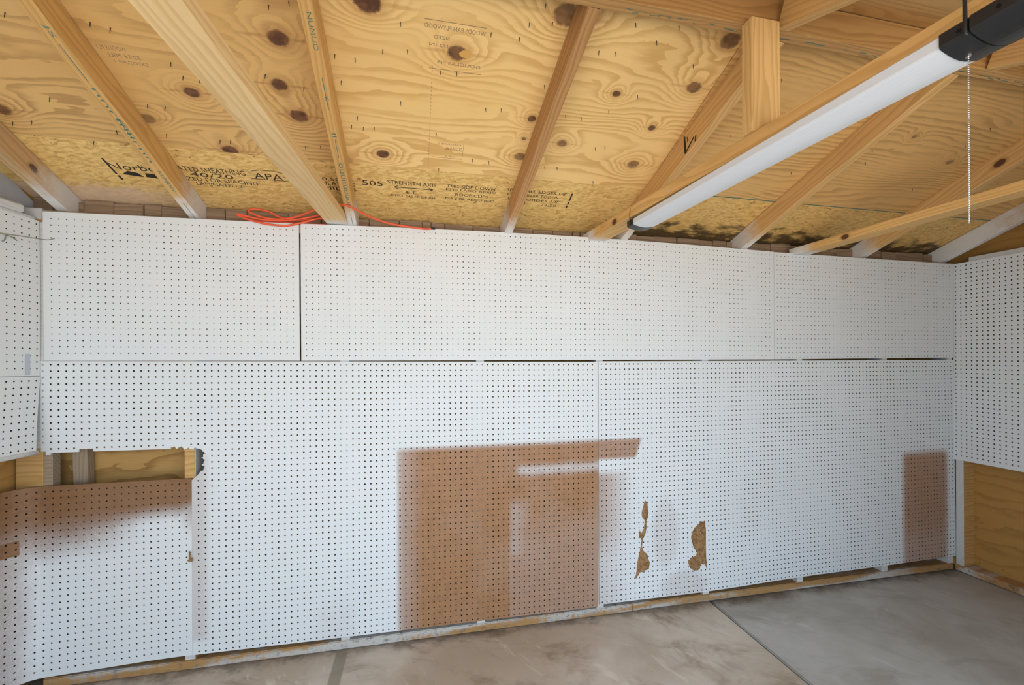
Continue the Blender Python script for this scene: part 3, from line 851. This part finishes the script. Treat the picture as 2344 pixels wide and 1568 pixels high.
# second post at the next tie for the views beyond
# nail tips through the sheathing
NAILS = [(21.7, 25.8), (23.4, 25.5), (27.7, 22.3), (28.3, 20.7), (30.0, 20.6), (22.1, 16.0), (24.1, 16.0), (22.1, 11.5), (12.0, 9.0), (28.7, 11.3), (30.1, 11.4), (11.2, 15.5), (40.8, 30.4), (43.0, 31.1), (38.0, 22.3), (42.2, 21.2), (40.2, 11.7), (42.3, 11.9), (6.6, 11.6), (4.2, 11.1), (16.0, 11.3), (14.0, 25.6), (54.7, 30.8), (65.2, 31.2), (69.5, 32.9), (68.7, 31.2), (46.8, 26.0), (49.1, 25.9), (47.0, 22.7), (54.3, 20.8), (65.9, 21.4), (68.1, 21.6), (73.3, 25.8), (72.2, 33.4), (70.9, 35.1), (79.0, 31.1), (81.2, 31.3), (47.3, 16.2), (48.9, 16.1), (50.4, 16.3), (48.3, 17.7), (59.2, 16.4), (65.0, 12.3), (67.7, 12.1), (59.8, 9.7), (77.1, 12.2), (79.2, 12.3), (77.6, 21.8), (80.0, 21.8), (83.7, 23.4), (86.8, 26.2), (85.7, 17.3), (84.2, 16.9), (82.2, 34.8), (52.5, 27.4), (55.4, 27.8), (59.5, 25.8), (61.5, 25.9), (86.5, 10.0), (87.7, 35.3), (85.8, 33.3), (92.3, 31.3), (106.2, 31.3), (106.9, 29.6), (129.3, 19.9), (132.9, 22.4), (134.3, 20.0), (149.3, 25.5), (151.2, 15.5), (149.4, 29.0), (122.1, 16.3), (105.2, 22.0), (112.0, 18.6), (114.1, 26.4)]
bm = bmesh.new()
bmesh.ops.create_cone(bm, cap_ends=True, segments=6, radius1=0.062 * IN, radius2=0.03 * IN, depth=0.55 * IN)
for v in bm.verts: v.co.z += 0.24 * IN; v.co.y -= v.co.z * 0.39
nail_me = bpy.data.meshes.new('nail_tip'); bm.to_mesh(nail_me); bm.free(); nail_me.materials.append(M_NAIL)
for (s_, t_) in NAILS:
    par = osb1 if t_ < TS else (plyA if s_ < 45 else plyB if s_ < 97 else plyC)
    o = link('nail_tip', nail_me, None, par)
    o.matrix_world = DM @ Matrix.Translation((s_ * IN, t_ * IN, 0)) @ Matrix.Rotation(random.uniform(-.15, .15), 4, 'Y')

tag(tube('bent_nail', [RAF[1].matrix_world @ Vector((29.0 * IN, 0.74 * IN, 2.6 * IN)), RAF[1].matrix_world @ Vector((29.4 * IN, 1.6 * IN, 2.5 * IN)), RAF[1].matrix_world @ Vector((29.3 * IN, 2.6 * IN, 2.9 * IN))], .06 * IN, M_NAIL, RAF[1], 6), 'rusty nail sticking out')
# plywood plug missing from the big knot
plug = link('knot_plug', box_mesh('knot_plug', (-.62, -.42, -.02), (.62, .42, .012)), plain('knot_plug_gold', (0.66, 0.38, 0.10), 0.6), plyB)
bm = bmesh.new(); bmesh.ops.create_circle(bm, cap_ends=True, segments=12, radius=0.66 * IN)
rk = random.Random(4)
for v in bm.verts: v.co.x *= 1.15 * rk.uniform(.85, 1.1); v.co.y *= 0.8 * rk.uniform(.85, 1.1)
e = bmesh.ops.extrude_face_region(bm, geom=bm.faces[:])
for v in e['geom']:
    if isinstance(v, bmesh.types.BMVert): v.co.z += 0.03 * IN
bmesh.ops.recalc_face_normals(bm, faces=bm.faces)
bm.to_mesh(plug.data); bm.free()
plug.matrix_world = DM @ Matrix.Translation((62.4 * IN, 28.3 * IN, 0))

# ------------------------------------------------------------------ print on the timber
dep_dirty = True
def text_mesh(txt):
    cu = bpy.data.curves.new('t', 'FONT'); cu.body = txt; cu.size = 1.0; cu.resolution_u = 2
    ob = bpy.data.objects.new('t', cu); COL.objects.link(ob)
    dg = bpy.context.evaluated_depsgraph_get()
    me = bpy.data.meshes.new_from_object(ob.evaluated_get(dg))
    bpy.data.objects.remove(ob); bpy.data.curves.remove(cu)
    n = len(me.vertices); a = np.empty(n * 3); me.vertices.foreach_get('co', a); a = a.reshape(-1, 3)
    lo, hi = a.min(0), a.max(0)
    a = (a - lo) / np.maximum(hi - lo, 1e-6); a[:, 2] = 0
    return me, a
def stamp(txt, x0, y0, x1, y1, mat, parent, mw, z=0.012, name='printed_text', bold=0.0):
    """print filling the box x0..x1, y0..y1 (inches in the sheet's own plane)"""
    me, a = text_mesh(txt)
    co = np.stack([(x0 + a[:, 0] * (x1 - x0)) * IN, (y0 + a[:, 1] * (y1 - y0)) * IN, np.full(len(a), z * IN)], 1)
    me.vertices.foreach_set('co', co.ravel()); me.update()
    me.materials.clear(); me.materials.append(mat); me.name = name
    o = link(name, me, None, parent); o.matrix_world = mw
    return o
def bars(name, quads, mat, parent, mw, z=0.012):
    vs = []; fs = []
    for q in quads:
        fs.append(tuple(range(len(vs), len(vs) + len(q)))); vs += [(a * IN, b * IN, z * IN) for a, b in q]
    me = bpy.data.meshes.new(name); me.from_pydata(vs, [], fs); me.update()
    o = link(name, me, mat, parent); o.matrix_world = mw
    return o
def seg(x0, y0, x1, y1, w):
    d = math.hypot(x1 - x0, y1 - y0); nx, ny = -(y1 - y0) / d * w / 2, (x1 - x0) / d * w / 2
    return [(x0 - nx, y0 - ny), (x1 - nx, y1 - ny), (x1 + nx, y1 + ny), (x0 + nx, y0 + ny)]
for (t, x0, y0, x1, y1) in [
        ('505', 47.4, 4.75, 50.7, 5.85), ('STRENGTH AXIS', 51.5, 5.5, 59.5, 6.3), ('E.E', 54.5, 3.5, 56.2, 4.15),
        ('LE NO, 545 FE DE AH', 51.5, 2.55, 59.4, 3.15), ('THIS SIDE DOWN', 61.3, 5.75, 69.7, 6.5), ('ESTE LADO ABAJO', 61.2, 4.9, 70.0, 5.55),
        ('ROOF CLIPS', 62.9, 3.85, 68.7, 4.5), ('MAY BE REQUIRED', 61.2, 2.8, 70.0, 3.45), ('SPACE ALL EDGES 1/8"', 71.8, 6.0, 83.0, 6.75),
        ('ESPACIONAR TODOS', 72.1, 5.0, 81.5, 5.65), ('LOS BORDES 1/8"', 72.4, 4.0, 82.2, 4.65), ('06/13       22:50', 72.7, 2.95, 81.8, 3.55),
        ('Norbord', 11.2, 3.95, 19.4, 5.2), ('RATED SHEATHING', 19.9, 4.7, 29.8, 5.7), ('40/20', 21.7, 3.7, 27.8, 4.6),
        ('SIZED FOR SPACING', 20.0, 2.75, 31.0, 3.55), ('LAMINATED 3/', 21.8, 1.9, 28.8, 2.5), ('APA', 31.0, 4.3, 35.2, 5.5),
        ('PS 2-10', 36.6, 3.0, 40.2, 3.8), ('0.50', 41.2, 5.1, 44.0, 5.8), ('HEATING', 41.0, 4.1, 46.2, 4.9), ('MILL 5', 41.0, 3.0, 46.2, 3.8)]:
    stamp(t, x0, y0, x1, y1, M_INK, osb1, DM)
bars('printed_arrow', [seg(52.6, 4.85, 58.9, 4.85, .14), seg(52.5, 4.85, 53.2, 5.2, .14), seg(52.5, 4.85, 53.2, 4.5, .14), seg(59, 4.85, 58.3, 5.2, .14), seg(59, 4.85, 58.3, 4.5, .14)], M_INK, osb1, DM)
bars('printed_bar', [seg(83.85, 2.8, 83.85, 3.6, .3), seg(83.85, 3.8, 83.85, 4.6, .3), seg(83.85, 4.8, 83.85, 6.7, .3)], M_INK, osb1, DM)
bars('printed_bar', [seg(11.35, 2.9, 11.2, 6.0, .3), seg(11.5, 1.8, 11.4, 2.7, .36)], M_INK, osb1, DM)
bars('printed_mark', [[(12.1, 3.0), (14.9, 2.7), (14.4, 3.5), (13.2, 3.8)], [(15.2, 2.75), (16.9, 2.55), (16.7, 3.45), (15.4, 3.6)], [(17.2, 2.6), (18.8, 2.6), (18.4, 3.4), (17.3, 3.5)]], M_INK, osb1, DM)
bars('printed_mark', [seg(30.4, 4.2, 35.9, 4.2, .12), seg(30.9, 5.8, 32.2, 6.15, .1), seg(32.2, 6.15, 34.2, 6.15, .1), seg(34.2, 6.15, 35.4, 5.8, .1)], M_INK, osb1, DM)
for (t, x0, y0, x1, y1) in [('WOODS PAN PLYWOOD', 57.4, 30.7, 64.6, 31.2), ('SIZED', 58.5, 29.6, 60.4, 30.0), ('1/2 IN', 58.0, 28.7, 60.2, 29.1),
                            ('DOUGLAS FIR', 58.9, 26.7, 64.4, 27.1), ('32/16', 60.7, 13.5, 63.2, 14.2), ('APA', 60.6, 12.2, 62.2, 12.5), ('EXPOSURE 1', 59.6, 14.5, 63.0, 14.8)]:
    stamp(t, x1, y0, x0, y1, M_INK_FAINT, plyB, DM)
bars('stamp_line', [seg(57.4, 31.6, 64.6, 31.6, .07), seg(58.0, 26.0, 64.6, 26.0, .07), seg(58.6, 12.0, 63.4, 12.0, .07), seg(63.4, 12.6, 63.4, 15.0, .05)] + [seg(58.1 + .01 * k, 9.0 + .55 * k, 58.1 + .01 * k, 9.3 + .55 * k, .06) for k in range(32)], M_INK_FAINT, plyB, DM)
for (t, x0, y0, x1, y1) in [('WOODS PLY', 20.6, 22.9, 23.6, 23.4), ('32/16 MILL', 21.2, 22.1, 24.6, 22.6), ('EXPOSURE 1', 21.6, 21.4, 25.0, 21.8)]:
    stamp(t, x1, y0, x0, y1, M_INK_FAINT, plyA, DM)
# green mill stamps along the narrow bottom edges of rafters and ridge
def under(o):                                    # plane of a beam's bottom face: local x along, text seen from below
    return o.matrix_world @ Matrix(((1, 0, 0, 0), (0, -1, 0, 0), (0, 0, -1, 0), (0, 0, 0, 1)))
for o, items in ((RAF[1], [('nnrfflllrnn', 14.5, 25.5), ('NUMRNN', 9.0, 13.0), ('JS', 31.0, 32.4)]), (RAF[2], [('ouunuuuuo', 8.0, 17.5), ('ll', 22.0, 22.6), ('6', 27.4, 27.9), ('NUMUO', 33.5, 37.4)])):
    mw = under(o) @ Matrix.Rotation(math.pi, 4, 'Z')
    for t, a, b in items:
        stamp(t, -b, -.12, -a, .42, M_INK_GREEN, o, mw)
    L0 = (o.dimensions.x / IN)
    bars('stamp_line', [seg(-6.5, .12, -2.0, .12, .09)] + [seg(-a1, .12, -a0, .12, .09) for a0, a1 in ((26.2, 30.4), (18.4, 21.6))], M_INK_GREEN, o, mw)
ridge = [o for o in ceil.children if o.name.startswith('ridge_board')][0]
mwr = Matrix(((1, 0, 0, 0), (0, -1, 0, -(RR + .75) * IN), (0, 0, -1, (37.9 + EYE) * IN), (0, 0, 0, 1)))
rg = random.Random(5); green_marks = []
for k in range(90):
    a = 76 + k * .9 + rg.uniform(-.3, .3); b_ = -.25 + rg.uniform(-.22, .22)
    if rg.random() < .7: green_marks.append(seg(a, b_, a + rg.uniform(.4, 1.3), b_ + rg.uniform(-.12, .12), rg.uniform(.05, .16)))
bars('green_stripe', green_marks, M_INK_GREEN, ridge, mwr, .015)
# black crayon mark on the rafter behind the light: on its left face
r4 = RAF[4]
mk2 = r4.matrix_world @ Matrix.Translation((0, -0.752 * IN, 0)) @ Matrix.Rotation(math.pi / 2, 4, 'X')
bars('crayon_mark', [seg(26.0, 3.0, 25.2, .4, .42), seg(25.2, .4, 27.6, 1.2, .3), seg(25.2, .4, 25.9, 2.0, .3), seg(26.5, 2.4, 26.3, 1.6, .22), seg(27.6, .3, 28.0, 1.1, .3)], M_INK, r4, mk2)
# two staples on the joist that carries the light
for a in (20.2, 25.8):
    o = link('staple', box_mesh('staple', (a, -1.80, 0.75), (a + 1.1, -1.70, 0.87), .02), M_CHROME, J2)
    o.matrix_world = J2.matrix_world @ Matrix.Rotation(0, 4, 'X')

# ================================================================== THINGS
# ---- LED shop light under the middle joist
A0, A1 = (93.0, 13.3), (95.9, 63.5)              # axis (s, r) at the far and near end
LH = 21.75
lo_ = P(A0[0], A0[1], LH); hi_ = P(A1[0], A1[1], LH)
ex = (hi_ - lo_).normalized(); ez = Vector((0, 0, 1)); ey = ez.cross(ex)
LMX = Matrix(((ex.x, ey.x, 0, lo_.x), (ex.y, ey.y, 0, lo_.y), (ex.z, ey.z, 1, lo_.z), (0, 0, 0, 1)))
light = bpy.data.objects.new('shop_light', None); COL.objects.link(light); light.matrix_world = LMX
light.empty_display_size = .05
tag(light, 'long white LED shop light with black end caps strapped under the tie beam', 'shop light')
def profile(grow=0.0):
    W, H = 2.05 + grow, 1.38 + grow * .5
    p = [(-W + .12, H), (-W, H - .12), (-W, .52), (-W + .06, .38), (-W + .22, .30)]
    for k in range(1, 8):
        a = -W + .22 + (2 * W - .44) * k / 8
        p.append((a, .30 - (.30 + grow * .5) * math.sin(math.pi * k / 8)))
    p += [(W - .22, .30), (W - .06, .38), (W, .52), (W, H - .12), (W - .12, H)]
    return p
def extrude(name, prof, x0, x1, mat, label=None, bev=0.0):
    n = len(prof)
    vs = [(x * IN, y * IN, z * IN) for x in (x0, x1) for y, z in prof]
    fs = [tuple(range(n)), tuple(range(2 * n - 1, n - 1, -1))] + [(i, i + n, (i + 1) % n + n, (i + 1) % n) for i in range(n)]
    me = bpy.data.meshes.new(name); me.from_pydata(vs, [], fs); me.update()
    bm = bmesh.new(); bm.from_mesh(me); bmesh.ops.recalc_face_normals(bm, faces=bm.faces); bm.to_mesh(me); bm.free()
    o = bpy.data.objects.new(name, me); COL.objects.link(o); me.materials.append(mat); o.parent = light
    if label: o['label'] = label
    return o
extrude('diffuser', profile(), 1.6, 42.4, M_LENS, 'milky white plastic tube cover')
extrude('end_cap', profile(.10), 0.0, 1.75, M_BLACK, 'black far end cap')
extrude('end_cap', profile(.12), 42.25, 43.85, M_BLACK, 'black near end cap with pull chain')
extrude('driver_box', profile(.20), 43.97, 50.2, M_BLACK, 'black driver housing')
extrude('cap_groove', profile(.02), 43.8, 44.0, M_BLACK2)
def disc(name, loc, rad, axis, mat, parent, depth=.06):
    bm = bmesh.new(); bmesh.ops.create_cone(bm, cap_ends=True, segments=14, radius1=rad * IN, radius2=rad * IN, depth=depth * IN)
    if axis == 'Y': bmesh.ops.rotate(bm, verts=bm.verts, matrix=Matrix.Rotation(math.pi / 2, 3, 'X'))
    me = bpy.data.meshes.new(name); bm.to_mesh(me); bm.free(); me.materials.append(mat)
    o = bpy.data.objects.new(name, me); COL.objects.link(o); o.parent = parent
    o.location = [v * IN for v in loc]
    return o
# (the local y axis points away from the camera's side when ex runs toward the door)
SIDE = 1 if (LMX.to_3x3() @ Vector((0, 1, 0))).x < 0 else -1
disc('screw_hole', (43.35, SIDE * 2.18, .85), .13, 'Y', M_BLACK2, light)
disc('screw_hole', (45.4, SIDE * 2.26, .9), .13, 'Y', M_BLACK2, light)
disc('chain_socket', (42.75, 0, -.06), .18, 'Z', M_CHROME, light, .12)
# bead chain
bm = bmesh.new()
ch = 12.0
nb = int(ch / 0.155)
for k in range(nb):
    bmesh.ops.create_icosphere(bm, subdivisions=1, radius=0.062 * IN, matrix=Matrix.Translation((42.75 * IN, SIDE * 0.0 * IN, (-.1 - k * .155) * IN)))
bmesh.ops.create_cone(bm, cap_ends=False, segments=5, radius1=.018 * IN, radius2=.018 * IN, depth=ch * IN, matrix=Matrix.Translation((42.75 * IN, SIDE * .0 * IN, (-.1 - ch / 2) * IN)))
me = bpy.data.meshes.new('pull_chain'); bm.to_mesh(me); bm.free(); me.materials.append(M_CHROME)
for p_ in me.polygons: p_.use_smooth = True
o = bpy.data.objects.new('pull_chain', me); COL.objects.link(o); o.parent = light; o['label'] = 'silver bead pull chain'
def strap(name, x, w, zt, top_lean, mat=M_BLACK):
    """tie running up the light's near side onto the joist's side"""
    y0 = SIDE * 2.22
    pts = [Vector((x, y0 - SIDE * .05, .25)), Vector((x, y0 + SIDE * .03, .6)), Vector((x, y0 + SIDE * .05, 1.6)), Vector((x + top_lean * .3, y0 + SIDE * .06, zt * .7)), Vector((x + top_lean, y0 - SIDE * .1, zt))]
    o = tube(name, [p_ * IN for p_ in spline(pts, 4)], w * IN, mat, None, 6)
    o.parent = light
    return o
strap('hanger_strap', 43.75, .12, 4.6, 0.0)
strap('hanger_wire', 1.0, .05, 3.6, 0.35)

# ---- orange extension cord lying on the plate
def C(*pts): return [P(*p_) for p_ in pts]
from_s = C((58.9, .45, 23.95), (57.8, .5, 23.75), (55.4, .5, 23.9), (52.0, 1.0, 24.1), (49.5, 2.0, 24.4), (47.3, 3.5, 24.85), (45.9, 4.6, 25.25), (44.8, 4.9, 25.55), (42.8, 4.5, 25.6),
           (40.6, 3.2, 25.5), (38.6, 1.8, 25.1), (36.2, .6, 24.5), (33.6, .2, 24.0), (31.0, .2, 24.1), (29.2, .2, 24.7), (28.6, .1, 25.2), (29.6, -.2, 25.6), (31.6, -.3, 25.3),
           (33.4, -.1, 24.4), (35.6, .1, 24.1), (38.2, .1, 24.7), (40.4, -.3, 25.5), (41.4, -1.0, 25.6), (40.2, -1.0, 25.0), (37.0, -.3, 24.3), (33.5, .2, 23.75), (30.4, .4, 23.75),
           (28.0, .4, 24.2), (26.9, .35, 24.4), (27.4, .4, 24.05), (29.6, .6, 23.3), (32.0, .75, 22.85), (34.6, .75, 22.8), (37.0, .6, 23.5), (39.6, .2, 24.5), (41.4, -.4, 24.6),
           (41.6, -1.2, 24.1), (39.0, -.8, 23.75), (35.0, -.5, 23.65), (30.0, -.4, 23.6), (27.6, -.3, 23.9))
cord = tube('extension_cord', spline(from_s, 6), 0.17 * IN, M_ORANGE, None, 8)
tag(cord, 'loose orange extension cord looped on top of the pegboard wall', 'cord')
bmx = box_mesh('cord_end', (58.7, -.62, 23.75 + EYE), (59.5, -.3, 24.1 + EYE), .05)
ce = link('cord_end', bmx, M_BLACK, cord); ce['label'] = 'dark cord end'

# ---- wire peg hook on the left wall
hk = [L(7.0, 0.2, 18.0), L(6.2, .35, 18.0), L(5.4, .5, 18.0), (1.0, 5.3, 17.85), (3.6, 5.0, 17.55), (4.4, 4.9, 17.6), (4.9, 4.9, 17.8)]
hook = tube('peg_hook', spline([P(*p_) for p_ in hk], 5), 0.075 * IN, M_STEEL, None, 7)
tag(hook, 'thin bent wire hook sticking out of the left pegboard', 'hook')
t2 = tube('hook_foot', spline([P(*L(5.3, .15, 18.0)), P(*L(5.2, .42, 17.9)), P(*L(5.3, .45, 17.2)), P(*L(5.5, .3, 16.9))], 4), 0.085 * IN, M_STEEL, hook, 6)
t3 = tube('hook_foot', spline([P(*L(5.3, .45, 17.95)), P(*L(4.6, .6, 17.8)), P(*L(3.8, .5, 17.5))], 4), 0.075 * IN, M_STEEL, hook, 6)
